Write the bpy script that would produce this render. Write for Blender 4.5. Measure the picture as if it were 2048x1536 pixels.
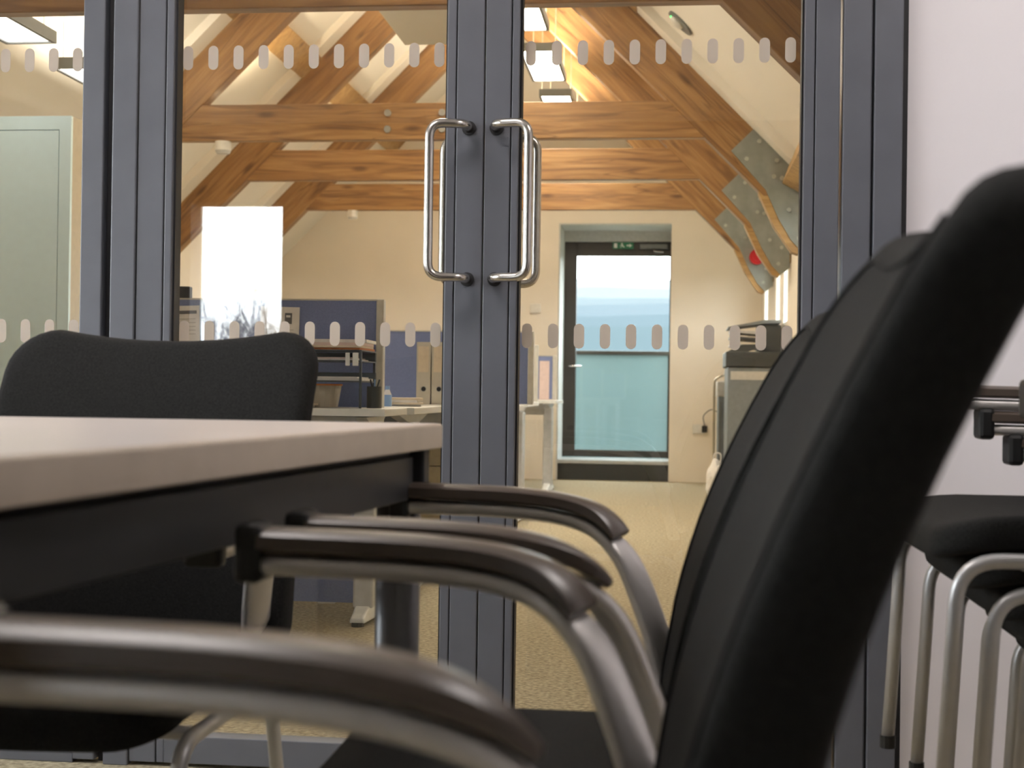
import bpy, bmesh, math, random
from mathutils import Vector, Matrix, noise
R = random.Random(7)
PI = math.pi
for o in list(bpy.data.objects): bpy.data.objects.remove(o)
scn = bpy.context.scene
C = scn.collection

# ------------------------------------------------------------------ camera
F = 2800.0                      # focal length in px of the 2048 frame
CAM = Vector((0, 0, 0.80))
YAW, PITCH, ROLL = math.radians(6.54), math.radians(0.31), -0.014
cd = bpy.data.cameras.new('camera'); cam = bpy.data.objects.new('camera', cd); C.objects.link(cam)
cam.location = CAM
cam.rotation_euler = (PI/2 + PITCH, ROLL, YAW)
cd.sensor_width = 36; cd.lens = 36*F/2048; cd.clip_start = 0.05; cd.clip_end = 5000
cd.dof.use_dof = True; cd.dof.focus_distance = 3.6; cd.dof.aperture_fstop = 6.2
scn.camera = cam
RM = cam.rotation_euler.to_matrix()
def at(x, y, Y):                # point on the plane Y = const that the photo shows at pixel x, y
    d = RM @ Vector(((x-1024)/F, -(y-768)/F, -1)); t = Y/d.y
    return CAM + d*t
def PX(x, Y, y=600): return at(x, y, Y).x
def PZ(y, Y, x=1024): return at(x, y, Y).z

# ------------------------------------------------------------------ world, exposure
scn.view_settings.view_transform = 'Standard'; scn.view_settings.look = 'None'
scn.view_settings.gamma = 1; scn.view_settings.use_curve_mapping = False
scn.view_settings.exposure = 0.0
w = bpy.data.worlds.new('overcast_sky'); scn.world = w; w.use_nodes = True
bg = w.node_tree.nodes['Background']; bg.inputs[0].default_value = (0.93, 0.97, 1.0, 1); bg.inputs[1].default_value = 15.0

# ------------------------------------------------------------------ materials
M = {}
def newmat(name):
    m = bpy.data.materials.new(name); m.use_nodes = True
    nt = m.node_tree; b = nt.nodes['Principled BSDF']; M[name] = m
    return m, nt, b
def setp(b, col=None, rough=None, metal=None, spec=None):
    if col is not None: b.inputs['Base Color'].default_value = (*col, 1)
    if rough is not None: b.inputs['Roughness'].default_value = rough
    if metal is not None: b.inputs['Metallic'].default_value = metal
    if spec is not None: b.inputs['Specular IOR Level'].default_value = spec
def plain(name, col, rough=.5, metal=0, spec=.5, vary=.08, scale=30, bump=0.0, bscale=None):
    m, nt, b = newmat(name); setp(b, col, rough, metal, spec)
    tc = nt.nodes.new('ShaderNodeTexCoord'); n = nt.nodes.new('ShaderNodeTexNoise')
    n.inputs['Scale'].default_value = scale; n.inputs['Detail'].default_value = 4
    nt.links.new(tc.outputs['Object'], n.inputs['Vector'])
    r = nt.nodes.new('ShaderNodeValToRGB')
    r.color_ramp.elements[0].position = .3; r.color_ramp.elements[1].position = .7
    r.color_ramp.elements[0].color = (*[c*(1-vary) for c in col], 1)
    r.color_ramp.elements[1].color = (*[min(1, c*(1+vary)) for c in col], 1)
    nt.links.new(n.outputs['Fac'], r.inputs[0]); nt.links.new(r.outputs[0], b.inputs['Base Color'])
    if bump:
        n2 = nt.nodes.new('ShaderNodeTexNoise'); n2.inputs['Scale'].default_value = bscale or scale*8; n2.inputs['Detail'].default_value = 2
        nt.links.new(tc.outputs['Object'], n2.inputs['Vector'])
        bp = nt.nodes.new('ShaderNodeBump'); bp.inputs['Strength'].default_value = bump; bp.inputs['Distance'].default_value = .002
        nt.links.new(n2.outputs['Fac'], bp.inputs['Height']); nt.links.new(bp.outputs[0], b.inputs['Normal'])
    return m
def wood(name, c0, c1, c2, rough=.45):
    m, nt, b = newmat(name); setp(b, rough=rough)
    tc = nt.nodes.new('ShaderNodeTexCoord'); oi = nt.nodes.new('ShaderNodeObjectInfo')
    ad = nt.nodes.new('ShaderNodeVectorMath'); ad.operation = 'ADD'
    ml = nt.nodes.new('ShaderNodeVectorMath'); ml.operation = 'SCALE'; ml.inputs['Scale'].default_value = 37
    cx = nt.nodes.new('ShaderNodeCombineXYZ')
    for i in range(3): nt.links.new(oi.outputs['Random'], cx.inputs[i])
    nt.links.new(cx.outputs[0], ml.inputs[0]); nt.links.new(tc.outputs['Object'], ad.inputs[0]); nt.links.new(ml.outputs[0], ad.inputs[1])
    mp = nt.nodes.new('ShaderNodeMapping'); mp.inputs['Scale'].default_value = (1.1, 14, 14)
    nt.links.new(ad.outputs[0], mp.inputs['Vector'])
    n1 = nt.nodes.new('ShaderNodeTexNoise'); n1.inputs['Scale'].default_value = 1.6; n1.inputs['Detail'].default_value = 6; n1.inputs['Distortion'].default_value = 1.2
    nt.links.new(mp.outputs[0], n1.inputs['Vector'])
    r = nt.nodes.new('ShaderNodeValToRGB'); e = r.color_ramp.elements
    e[0].position = .28; e[0].color = (*c0, 1); e[1].position = .72; e[1].color = (*c2, 1)
    k = e.new(.5); k.color = (*c1, 1)
    nt.links.new(n1.outputs['Fac'], r.inputs[0])
    mp2 = nt.nodes.new('ShaderNodeMapping'); mp2.inputs['Scale'].default_value = (2.2, 7, 7)
    nt.links.new(ad.outputs[0], mp2.inputs['Vector'])
    v = nt.nodes.new('ShaderNodeTexVoronoi'); v.inputs['Scale'].default_value = 1.0
    nt.links.new(mp2.outputs[0], v.inputs['Vector'])
    kr = nt.nodes.new('ShaderNodeValToRGB'); ke = kr.color_ramp.elements
    ke[0].position = .06; ke[0].color = (.28, .2, .15, 1); ke[1].position = .17; ke[1].color = (1, 1, 1, 1)
    nt.links.new(v.outputs['Distance'], kr.inputs[0])
    mx = nt.nodes.new('ShaderNodeMix'); mx.data_type = 'RGBA'; mx.blend_type = 'MULTIPLY'; mx.inputs[0].default_value = .8
    nt.links.new(r.outputs[0], mx.inputs[6]); nt.links.new(kr.outputs[0], mx.inputs[7])
    # long drying cracks
    mp3 = nt.nodes.new('ShaderNodeMapping'); mp3.inputs['Scale'].default_value = (.5, 9, 9)
    nt.links.new(ad.outputs[0], mp3.inputs['Vector'])
    n3 = nt.nodes.new('ShaderNodeTexNoise'); n3.inputs['Scale'].default_value = 1.0; n3.inputs['Detail'].default_value = 2; n3.inputs['Distortion'].default_value = .4
    nt.links.new(mp3.outputs[0], n3.inputs['Vector'])
    cr = nt.nodes.new('ShaderNodeValToRGB'); ce = cr.color_ramp.elements
    ce[0].position = .495; ce[0].color = (1, 1, 1, 1); ce[1].position = .512; ce[1].color = (1, 1, 1, 1)
    q = ce.new(.503); q.color = (.45, .38, .32, 1)
    nt.links.new(n3.outputs['Fac'], cr.inputs[0])
    mx2 = nt.nodes.new('ShaderNodeMix'); mx2.data_type = 'RGBA'; mx2.blend_type = 'MULTIPLY'; mx2.inputs[0].default_value = .8
    nt.links.new(mx.outputs[2], mx2.inputs[6]); nt.links.new(cr.outputs[0], mx2.inputs[7])
    nt.links.new(mx2.outputs[2], b.inputs['Base Color'])
    return m
def emit(name, col, s):
    m = bpy.data.materials.new(name); m.use_nodes = True; nt = m.node_tree; nt.nodes.clear()
    o = nt.nodes.new('ShaderNodeOutputMaterial'); e = nt.nodes.new('ShaderNodeEmission')
    e.inputs[0].default_value = (*col, 1); e.inputs[1].default_value = s
    nt.links.new(e.outputs[0], o.inputs[0]); M[name] = m; return m
def glass(name, tint, base, grazing=.7):
    m = bpy.data.materials.new(name); m.use_nodes = True; nt = m.node_tree; nt.nodes.clear()
    o = nt.nodes.new('ShaderNodeOutputMaterial'); t = nt.nodes.new('ShaderNodeBsdfTransparent'); g = nt.nodes.new('ShaderNodeBsdfGlossy')
    t.inputs[0].default_value = (*tint, 1); g.inputs['Roughness'].default_value = 0.0; g.inputs[0].default_value = (1, 1, 1, 1)
    lw = nt.nodes.new('ShaderNodeLayerWeight'); lw.inputs[0].default_value = .5
    p = nt.nodes.new('ShaderNodeMath'); p.operation = 'POWER'; p.inputs[1].default_value = 5
    a = nt.nodes.new('ShaderNodeMath'); a.operation = 'MULTIPLY_ADD'; a.inputs[1].default_value = grazing; a.inputs[2].default_value = base
    mx = nt.nodes.new('ShaderNodeMixShader')
    nt.links.new(lw.outputs['Facing'], p.inputs[0]); nt.links.new(p.outputs[0], a.inputs[0]); nt.links.new(a.outputs[0], mx.inputs[0])
    nt.links.new(t.outputs[0], mx.inputs[1]); nt.links.new(g.outputs[0], mx.inputs[2]); nt.links.new(mx.outputs[0], o.inputs[0])
    M[name] = m; return m
def translucent(name, col, mixt, tcol):
    m = bpy.data.materials.new(name); m.use_nodes = True; nt = m.node_tree; nt.nodes.clear()
    o = nt.nodes.new('ShaderNodeOutputMaterial'); t = nt.nodes.new('ShaderNodeBsdfTransparent'); g = nt.nodes.new('ShaderNodeBsdfTranslucent')
    d = nt.nodes.new('ShaderNodeBsdfDiffuse'); ad = nt.nodes.new('ShaderNodeMixShader'); ad.inputs[0].default_value = .5
    t.inputs[0].default_value = (*tcol, 1); g.inputs[0].default_value = (*col, 1); d.inputs[0].default_value = (*col, 1)
    mx = nt.nodes.new('ShaderNodeMixShader'); mx.inputs[0].default_value = mixt
    nt.links.new(g.outputs[0], ad.inputs[1]); nt.links.new(d.outputs[0], ad.inputs[2])
    nt.links.new(ad.outputs[0], mx.inputs[1]); nt.links.new(t.outputs[0], mx.inputs[2]); nt.links.new(mx.outputs[0], o.inputs[0])
    M[name] = m; return m

plain('plaster_white', (.84, .80, .825), .7, vary=.02, scale=3, bump=.05, bscale=120)
plain('wall_dark', (.20, .18, .17), .8, vary=.03, scale=3)
plain('plaster_office', (.80, .73, .62), .8, vary=.03, scale=3, bump=.05, bscale=90)
plain('plaster_roof', (.82, .78, .70), .8, vary=.02, scale=3)
plain('ceiling_white', (.82, .81, .79), .8, vary=.02, scale=3)
plain('carpet', (.36, .31, .215), .95, spec=.1, vary=.4, scale=70, bump=.6, bscale=420)
wood('pine', (.15, .070, .024), (.28, .142, .048), (.39, .222, .085))
wood('pine_pale', (.28, .15, .05), (.40, .235, .085), (.50, .32, .13))
plain('frame_grey', (.122, .127, .148), .42, spec=.5, vary=.05, scale=12)
plain('gasket', (.012, .012, .014), .6)
plain('steel_brushed', (.62, .59, .56), .24, metal=1, vary=.05, scale=60)
plain('galvanised', (.27, .29, .27), .5, metal=.55, vary=.12, scale=14)
plain('bolt_steel', (.45, .46, .43), .35, metal=.9)
plain('chair_metal', (.66, .63, .61), .34, metal=.55, vary=.03, scale=40)
plain('chair_tube', (.56, .555, .56), .38, metal=.55, vary=.03, scale=40)
plain('fabric_black', (.0155, .0150, .0145), .92, spec=.18, vary=.4, scale=330, bump=.5, bscale=600)
plain('plastic_arm', (.085, .063, .050), .36, spec=.8, vary=.05)
plain('plastic_black', (.013, .013, .013), .45, vary=.1)
plain('laminate', (.60, .535, .50), .30, spec=.5, vary=.02, scale=8)
plain('laminate_edge', (.56, .47, .38), .45, vary=.05, scale=20)
plain('table_frame', (.030, .030, .032), .45, vary=.05)
plain('table_leg', (.14, .14, .145), .38, metal=.6)
translucent('dot_film', (.74, .68, .62), .04, (.9, .88, .85))
plain('cabinet_paint', (.68, .87, .92), .45, vary=.02)
plain('desk_top', (.70, .70, .67), .45, vary=.02)
plain('desk_edge', (.80, .83, .83), .4)
plain('desk_leg', (.52, .54, .56), .4, metal=.25)
plain('beige_metal', (.45, .39, .28), .5)
plain('screen_fabric', (.19, .235, .43), .9, spec=.15, vary=.1, scale=260, bump=.3)
plain('screen_trim', (.55, .53, .47), .5)
plain('paper_white', (.80, .78, .76), .8)
plain('paper_cream', (.72, .62, .48), .8)
plain('paper_orange', (.60, .20, .05), .7)
plain('paper_pink', (.70, .55, .52), .7)
plain('print_grey', (.13, .13, .14), .7)
plain('print_pale', (.42, .40, .38), .7)
plain('binder_board', (.58, .55, .48), .55, vary=.04)
plain('blue_plastic', (.25, .40, .66), .35)
plain('clear_plastic', (.45, .40, .33), .2)
plain('smoke_plastic', (.05, .06, .065), .3)
plain('door_bronze', (.030, .026, .020), .42)
plain('step_dark', (.030, .033, .032), .25)
plain('stone_sill', (.42, .44, .44), .35)
plain('reveal_paint', (.52, .53, .51), .6)
plain('sign_green', (.01, .16, .08), .4)
plain('red_plastic', (.45, .012, .018), .35)
plain('white_plastic', (.72, .70, .64), .4)
plain('copier_grey', (.20, .225, .245), .45)
plain('copier_dark', (.045, .05, .05), .4)
plain('copier_pale', (.55, .54, .51), .4)
plain('chrome_wire', (.50, .46, .36), .3, metal=.8)
plain('lamp_frame', (.17, .18, .175), .45)
plain('raft_grey', (.50, .47, .40), .7, vary=.03)
plain('wire', (.62, .58, .45), .4, metal=.6)
plain('bark', (.10, .085, .075), .9)
plain('grass', (.045, .06, .03), .95, vary=.3, scale=.3)
HAZE_COLS = [(.120, .126, .126), (.086, .096, .100), (.066, .077, .084), (.054, .066, .075), (.046, .059, .067), (.041, .054, .060)]  # far to near; distance haze is painted into the ridge colours
for k, c_ in enumerate(HAZE_COLS): plain('hill_%d' % k, c_, 1, spec=0, vary=.03, scale=.01)
plain('concrete', (.22, .22, .20), .8)
emit('lamp_white', (1.0, .88, .71), 52.0)
emit('lamp_soft', (1.0, .95, .88), 6.0); emit('lamp_mid', (1.0, .88, .71), 22.0)
emit('lamp_warm', (1.0, .80, .50), 25.0)
emit('green_led', (.1, 1, .2), 3.0)
glass('glass_pane', (.97, .975, .965), .055)
glass('glass_window', (.97, .98, .98), .03)
glass('glass_door', (.95, .98, .98), .02)
translucent('glass_teal', (.235, .295, .305), .10, (.6, .8, .8))

# ------------------------------------------------------------------ mesh helpers
def bx(bm, x0, x1, y0, y1, z0, z1):
    v = [bm.verts.new(p) for p in ((x0,y0,z0),(x1,y0,z0),(x1,y1,z0),(x0,y1,z0),(x0,y0,z1),(x1,y0,z1),(x1,y1,z1),(x0,y1,z1))]
    for f in ((3,2,1,0),(4,5,6,7),(0,1,5,4),(1,2,6,5),(2,3,7,6),(3,0,4,7)): bm.faces.new([v[i] for i in f])
def mesh(name, bm, mat, parent=None, loc=(0,0,0), rot=(0,0,0), smooth=False, bevel=0, seg=2):
    bmesh.ops.recalc_face_normals(bm, faces=bm.faces[:])
    me = bpy.data.meshes.new(name); bm.to_mesh(me); bm.free()
    me.materials.append(M[mat] if isinstance(mat, str) else mat)
    if smooth:
        for p in me.polygons: p.use_smooth = True
    o = bpy.data.objects.new(name, me); C.objects.link(o); o.location = loc; o.rotation_euler = rot
    if parent: o.parent = parent
    if bevel:
        b = o.modifiers.new('bevel', 'BEVEL'); b.width = bevel; b.segments = seg; b.limit_method = 'ANGLE'
    return o
def box(name, d, mat, parent=None, bevel=0, **k):
    bm = bmesh.new(); bx(bm, *d); return mesh(name, bm, mat, parent, bevel=bevel, **k)
def prism(bm, pts, axis, a0, a1):
    def P(p, a): return {'x': (a, p[0], p[1]), 'y': (p[0], a, p[1]), 'z': (p[0], p[1], a)}[axis]
    A = [bm.verts.new(P(p, a0)) for p in pts]; B = [bm.verts.new(P(p, a1)) for p in pts]
    bm.faces.new(A); bm.faces.new(B[::-1]); n = len(pts)
    for i in range(n): bm.faces.new((A[i], B[i], B[(i+1)%n], A[(i+1)%n]))
def loft(bm, rings, caps=True, closed=False):
    V = [[bm.verts.new(p) for p in r] for r in rings]; n = len(V[0])
    m = len(V)
    for i in range(m if closed else m-1):
        a, b = V[i], V[(i+1) % m]
        for j in range(n): bm.faces.new((a[j], a[(j+1)%n], b[(j+1)%n], b[j]))
    if caps and not closed: bm.faces.new(V[0]); bm.faces.new(V[-1][::-1])
def tube(bm, pts, r, n=8, r1=None):
    pts = [Vector(p) for p in pts]; rings = []; up = None
    for i, p in enumerate(pts):
        t = (pts[min(i+1, len(pts)-1)] - pts[max(i-1, 0)]).normalized()
        if up is None:
            up = Vector((0,0,1)) if abs(t.z) < .9 else Vector((0,1,0))
        s = t.cross(up).normalized(); up = s.cross(t).normalized()
        rr = r if r1 is None else r + (r1-r)*i/(len(pts)-1)
        rings.append([p + s*rr*math.cos(2*PI*k/n) + up*rr*math.sin(2*PI*k/n) for k in range(n)])
    loft(bm, rings)
def fillet(pts, r, n=6):
    pts = [Vector(p) for p in pts]; out = [pts[0]]
    for i in range(1, len(pts)-1):
        a, b, c = pts[i-1], pts[i], pts[i+1]
        u = (a-b).normalized(); v = (c-b).normalized(); ang = u.angle(v)
        d = min(r/math.tan(ang/2), (a-b).length*.49, (c-b).length*.49)
        for k in range(n+1):
            t = k/n; p0 = b+u*d; p2 = b+v*d
            out.append(p0*(1-t)**2 + b*2*t*(1-t) + p2*t*t)
    out.append(pts[-1]); return out
def cyl(bm, c, r, h, n=20, axis='z', r2=None):
    c = Vector(c); r2 = r if r2 is None else r2; rings = []
    for t, rr in ((0, r), (1, r2)):
        ring = []
        for k in range(n):
            a = 2*PI*k/n; p, q = rr*math.cos(a), rr*math.sin(a)
            ring.append(c + {'z': Vector((p,q,h*t)), 'y': Vector((p,h*t,q)), 'x': Vector((h*t,p,q))}[axis])
        rings.append(ring)
    loft(bm, rings)
def empty(name, loc=(0,0,0), rz=0):
    o = bpy.data.objects.new(name, None); C.objects.link(o); o.location = loc; o.rotation_euler = (0,0,rz); o.empty_display_size = .1
    return o
def tag(o, label, cat, group=None):
    o['label'] = label; o['category'] = cat
    if group: o['group'] = group
    return o
def struct(o, label=None):
    o['kind'] = 'structure'
    if label: o['label'] = label
    return o
def dup(root, parent=None):
    c = root.copy(); C.objects.link(c)
    if parent: c.parent = parent
    for ch in list(root.children): dup(ch, c)
    return c
def wall_holes(bm, axis, a0, a1, z0, z1, t0, t1, holes):
    """wall slab along axis x or y (thickness t0..t1 across), holes = (a0,a1,z0,z1)"""
    A = sorted({a0, a1, *[h[0] for h in holes], *[h[1] for h in holes]}); Z = sorted({z0, z1, *[h[2] for h in holes], *[h[3] for h in holes]})
    for i in range(len(A)-1):
        for j in range(len(Z)-1):
            ca, cz = (A[i]+A[i+1])/2, (Z[j]+Z[j+1])/2
            if any(h[0] < ca < h[1] and h[2] < cz < h[3] for h in holes): continue
            if axis == 'x': bx(bm, A[i], A[i+1], t0, t1, Z[j], Z[j+1])
            else: bx(bm, t0, t1, A[i], A[i+1], Z[j], Z[j+1])

# ------------------------------------------------------------------ layout numbers
YP = 2.85                        # front face of the glazed partition
T0, T1, T2, T3, YF = 5.25, 8.06, 9.62, 11.22, 12.80    # truss planes and far gable wall
XR, XL = 0.786, -3.65            # office side walls
def roofR(x): return 2.825 - x   # underside of the roof slopes
def roofL(x): return x + 5.681
RIDGE = ((2.825-5.681)/2, (2.825+5.681)/2)

# ------------------------------------------------------------------ shell
bm = bmesh.new(); bx(bm, -4.2, 2.6, -3.3, YF+.6, -.12, 0)
struct(mesh('floor', bm, 'carpet'), 'beige flecked office carpet')
bm = bmesh.new(); bx(bm, -3.5, 2.4, -3.2, 2.87, 2.5, 2.6); struct(mesh('ceiling', bm, 'ceiling_white'))
# window behind the camera (seen reflected in the left glazed door)
YV = 2*(YP+.030)+3.0             # mirror image of the back wall plane
WB = (at(396, 535, YV).x-.055, at(563, 535, YV).x, .92, at(480, 405, YV).z)
WL_FILL = [(.35, 1.45, .9, 2.2), (1.6, 2.65, .9, 2.2)]   # unseen windows added in the left wall for daylight from that side
bm = bmesh.new(); wall_holes(bm, 'x', -3.4, 2.4, 0, 2.5, -3.2, -3.0, [WB]); struct(mesh('wall_back', bm, 'wall_dark'))
bm = bmesh.new(); wall_holes(bm, 'y', -3.0, 2.87, 0, 2.5, -3.5, -3.3, WL_FILL); struct(mesh('wall_left', bm, 'plaster_white'))
bm = bmesh.new(); bx(bm, 2.2, 2.3, -3.0, 2.87, 0, 2.5); struct(mesh('wall_right', bm, 'plaster_white'))
xw = PX(1806, 2.87)
bm = bmesh.new()
bx(bm, xw, 2.4, 2.87, 2.97, 0, 2.14); bx(bm, -4.0, -1.76, 2.87, 2.97, 0, 2.14)
bx(bm, -4.2, 2.4, 2.87, 2.97, 2.14, 4.6)
struct(mesh('wall_front', bm, 'plaster_white'), 'pale lavender white wall beside the glazed doors')
# office
DX0, DX1, DZ1 = PX(1115, YF, 700), PX(1340, YF, 700), 2.35
bm = bmesh.new()
wall_holes(bm, 'x', XL-.3, XR+.3, 0, 4.5, YF, YF+.6, [(DX0, DX1, 0, DZ1)])
struct(mesh('wall_far', bm, 'plaster_office'), 'warm cream gable wall at the end of the office')
WR = [(7.15, 7.85, 1.25, 1.93), (8.3, 8.95, 1.25, 1.93), (9.88, 10.3, 1.3, 1.93), (10.6, 11.05, 1.3, 1.93), (11.9, 12.4, 1.35, 1.93)]
bm = bmesh.new(); wall_holes(bm, 'y', 2.97, YF, 0, 2.02, XR, XR+.10, WR); struct(mesh('wall_office_right', bm, 'plaster_office'))
bm = bmesh.new(); bx(bm, XL-.25, XL, 2.97, YF, 0, 2.12); struct(mesh('wall_office_left', bm, 'plaster_office'))
bm = bmesh.new(); prism(bm, [(XR+.15, roofR(XR+.15)), (RIDGE[0], RIDGE[1]), (RIDGE[0], RIDGE[1]+.2), (XR+.15, roofR(XR+.15)+.2)], 'y', 2.97, YF+.7)
rR = struct(mesh('ceiling', bm, 'plaster_roof'), 'white plastered right roof slope')
bm = bmesh.new(); prism(bm, [(XL-.4, roofL(XL-.4)), (RIDGE[0], RIDGE[1]), (RIDGE[0], RIDGE[1]+.2), (XL-.4, roofL(XL-.4)+.2)], 'y', 2.97, YF+.7)
rL = struct(mesh('ceiling', bm, 'plaster_roof'), 'white plastered left roof slope')

# windows
wn = [0]
def window(axis, a0, a1, z0, z1, t, frame, fw=.04, gl='glass_window', label=None):
    wn[0] += 1
    o = empty('window_%d' % wn[0]); struct(o, label)
    parts = [(a0, a0+fw, z0, z1), (a1-fw, a1, z0, z1), (a0+fw, a1-fw, z0, z0+fw), (a0+fw, a1-fw, z1-fw, z1)]
    for p in parts:
        if axis == 'x': box('window_frame', (p[0], p[1], t, t+.05, p[2], p[3]), frame, o)
        else: box('window_frame', (t, t+.05, p[0], p[1], p[2], p[3]), frame, o)
    if axis == 'x': box('window_pane', (a0+fw, a1-fw, t+.02, t+.026, z0+fw, z1-fw), gl, o)
    else: box('window_pane', (t+.02, t+.026, a0+fw, a1-fw, z0+fw, z1-fw), gl, o)
    return o
window('x', WB[0]-.05, WB[1]+.05, WB[2]-.05, WB[3]+.05, -3.26, 'white_plastic', .04)
for h in WL_FILL: window('y', h[0]-.03, h[1]+.03, h[2]-.03, h[3]+.03, -3.56, 'white_plastic', .04)
for h in WR: window('y', h[0], h[1], h[2], h[3], XR+.004, 'white_plastic', .022)

# ------------------------------------------------------------------ glazed partition
YB = YP+.05; YG = YP+.030
ZT = 2.05
def fx(x): return PX(x, YP, 500)
def capsule(w_, h_, n=7):
    r = w_/2; pts = []
    for k in range(n+1): a = PI*k/n; pts.append((r*math.cos(a), h_/2-r+r*math.sin(a)))
    for k in range(n+1): a = PI+PI*k/n; pts.append((r*math.cos(a), -(h_/2-r)+r*math.sin(a)))
    return pts
bm = bmesh.new(); prism(bm, capsule(.0215, .0515), 'y', 0, .0012)
dot0 = mesh('frosted_dot', bm, 'dot_film'); DOTME = dot0.data; bpy.data.objects.remove(dot0)
ZU, ZLo = PZ(108, YG, 1000), PZ(670, YG, 900)
def dots(parent, xs):
    for z in (ZU, ZLo):
        for x in xs:
            o = bpy.data.objects.new('frosted_dot', DOTME); C.objects.link(o); o.parent = parent; o.location = (x, YG-.0014, z)
def stile(o, xa, xb, name='stile', y0=YP, y1=YB, z0=.008, z1=2.04):
    return box(name, (xa, xb, y0, y1, z0, z1), 'frame_grey', o, bevel=.0022)
G = .0011
def handle(o, xa, xb, zc):
    # xa = fixing X on the stile, xb = X of the grip bar
    for side, y0, sgn in ((0, YP, -1), (1, YB, 1)):
        h = .1555
        pts = [(xa, y0, zc+h), (xa, y0+sgn*.052, zc+h), (xb, y0+sgn*.066, zc+h), (xb, y0+sgn*.066, zc-h), (xa, y0+sgn*.052, zc-h), (xa, y0, zc-h)]
        dz = 0
        p = fillet(pts, .030, 8)
        bm = bmesh.new(); tube(bm, p, .0094, 14)
        hd = mesh('pull_handle', bm, 'steel_brushed', o, smooth=True)
        for z in (zc+h, zc-h):
            bm = bmesh.new(); cyl(bm, (xa, y0 if sgn < 0 else y0, z), .0145, sgn*.004, 18, 'y'); mesh('rose', bm, 'gasket', hd)
def leaf(name, xs, label, handle_x, dotx):
    # xs: stile outer, stile|bead, glass  (left) ; glass, bead|stile, stile outer (right)
    o = empty(name); struct(o, label)
    a, b, c, d, e, f = xs
    stile(o, a, b-G); stile(o, b+G, c, 'glazing_bead', YP+.001); stile(o, e+G, f); stile(o, d, e-G, 'glazing_bead', YP+.001)
    box('groove', (b-G, b+G, YP+.006, YB, .01, 2.04), 'gasket', o); box('groove', (e-G, e+G, YP+.006, YB, .01, 2.04), 'gasket', o)
    box('gasket', (c, c+.004, YP+.012, YB-.004, .06, 1.97), 'gasket', o); box('gasket', (d-.004, d, YP+.012, YB-.004, .06, 1.97), 'gasket', o)
    box('top_rail', (c, d, YP+.001, YB, 1.96, 2.04), 'frame_grey', o, bevel=.002)
    box('bottom_rail', (c, d, YP+.001, YB, .008, .065), 'frame_grey', o, bevel=.002)
    box('glass_pane', (c, d, YG, YG+.008, .06, 1.965), 'glass_pane', o)
    handle(o, handle_x[0], handle_x[1], handle_x[2])
    dots(o, dotx)
    return o
zh = PZ(401, YP-.05, 950)
LU = [377.0 + 50.2*i for i in range(11)]; RU = [1062 + 51.9*i for i in range(11)]
def gx(x): return PX(x, YG, 108)
leaf('door_1', (fx(273), fx(326), fx(342), fx(889), fx(908), fx(963.4)), 'left glazed door leaf in dark grey aluminium with two rows of frosted dots', (fx(935), PX(857, YP-.066, 400), zh), [gx(x) for x in LU])
leaf('door_2', (fx(966.2), fx(1018), fx(1034), fx(1604), fx(1626), fx(1676)), 'right glazed door leaf in dark grey aluminium showing the exit door', (fx(990), PX(1055.5, YP-.066, 400), zh), [gx(x) for x in RU])
# fixed posts
tn = [0]
def trim(xa, xb, y0, y1, z0=0, z1=2.14, mat='frame_grey'):
    tn[0] += 1; return struct(box('trim_%d' % tn[0], (xa, xb, y0, y1, z0, z1), mat, bevel=.0025))
trim(fx(222), fx(271), YP-.004, YB+.01)
trim(fx(203), fx(224), YP+.022, YB, mat='gasket')
trim(fx(1682), fx(1739), YP-.004, YB+.01)
trim(fx(1739), fx(1744), YP+.004, YB)
trim(fx(1744), fx(1801), YP-.008, YB+.01)
trim(fx(1800), xw+.003, YP+.008, YB+.01, mat='gasket')
trim(-1.80, xw, YP+.0, YB+.02, 2.045, 2.145)
# side light
o = empty('window_%d' % (wn[0]+1)); struct(o, 'glazed side panel left of the doors')
xs0 = -1.76
stile(o, xs0, xs0+.05, 'post'); stile(o, fx(161), fx(204), 'post', YP-.002)
box('bottom_rail', (xs0+.05, fx(161), YP, YB, 0, .065), 'frame_grey', o, bevel=.002)
box('top_rail', (xs0+.05, fx(161), YP, YB, 1.97, 2.04), 'frame_grey', o, bevel=.002)
box('glass_pane', (xs0+.05, fx(161), YG, YG+.008, .065, 1.97), 'glass_pane', o)
dots(o, [gx(x) for x in (-88, -38, 12, 60, 108, 156)])

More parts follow.
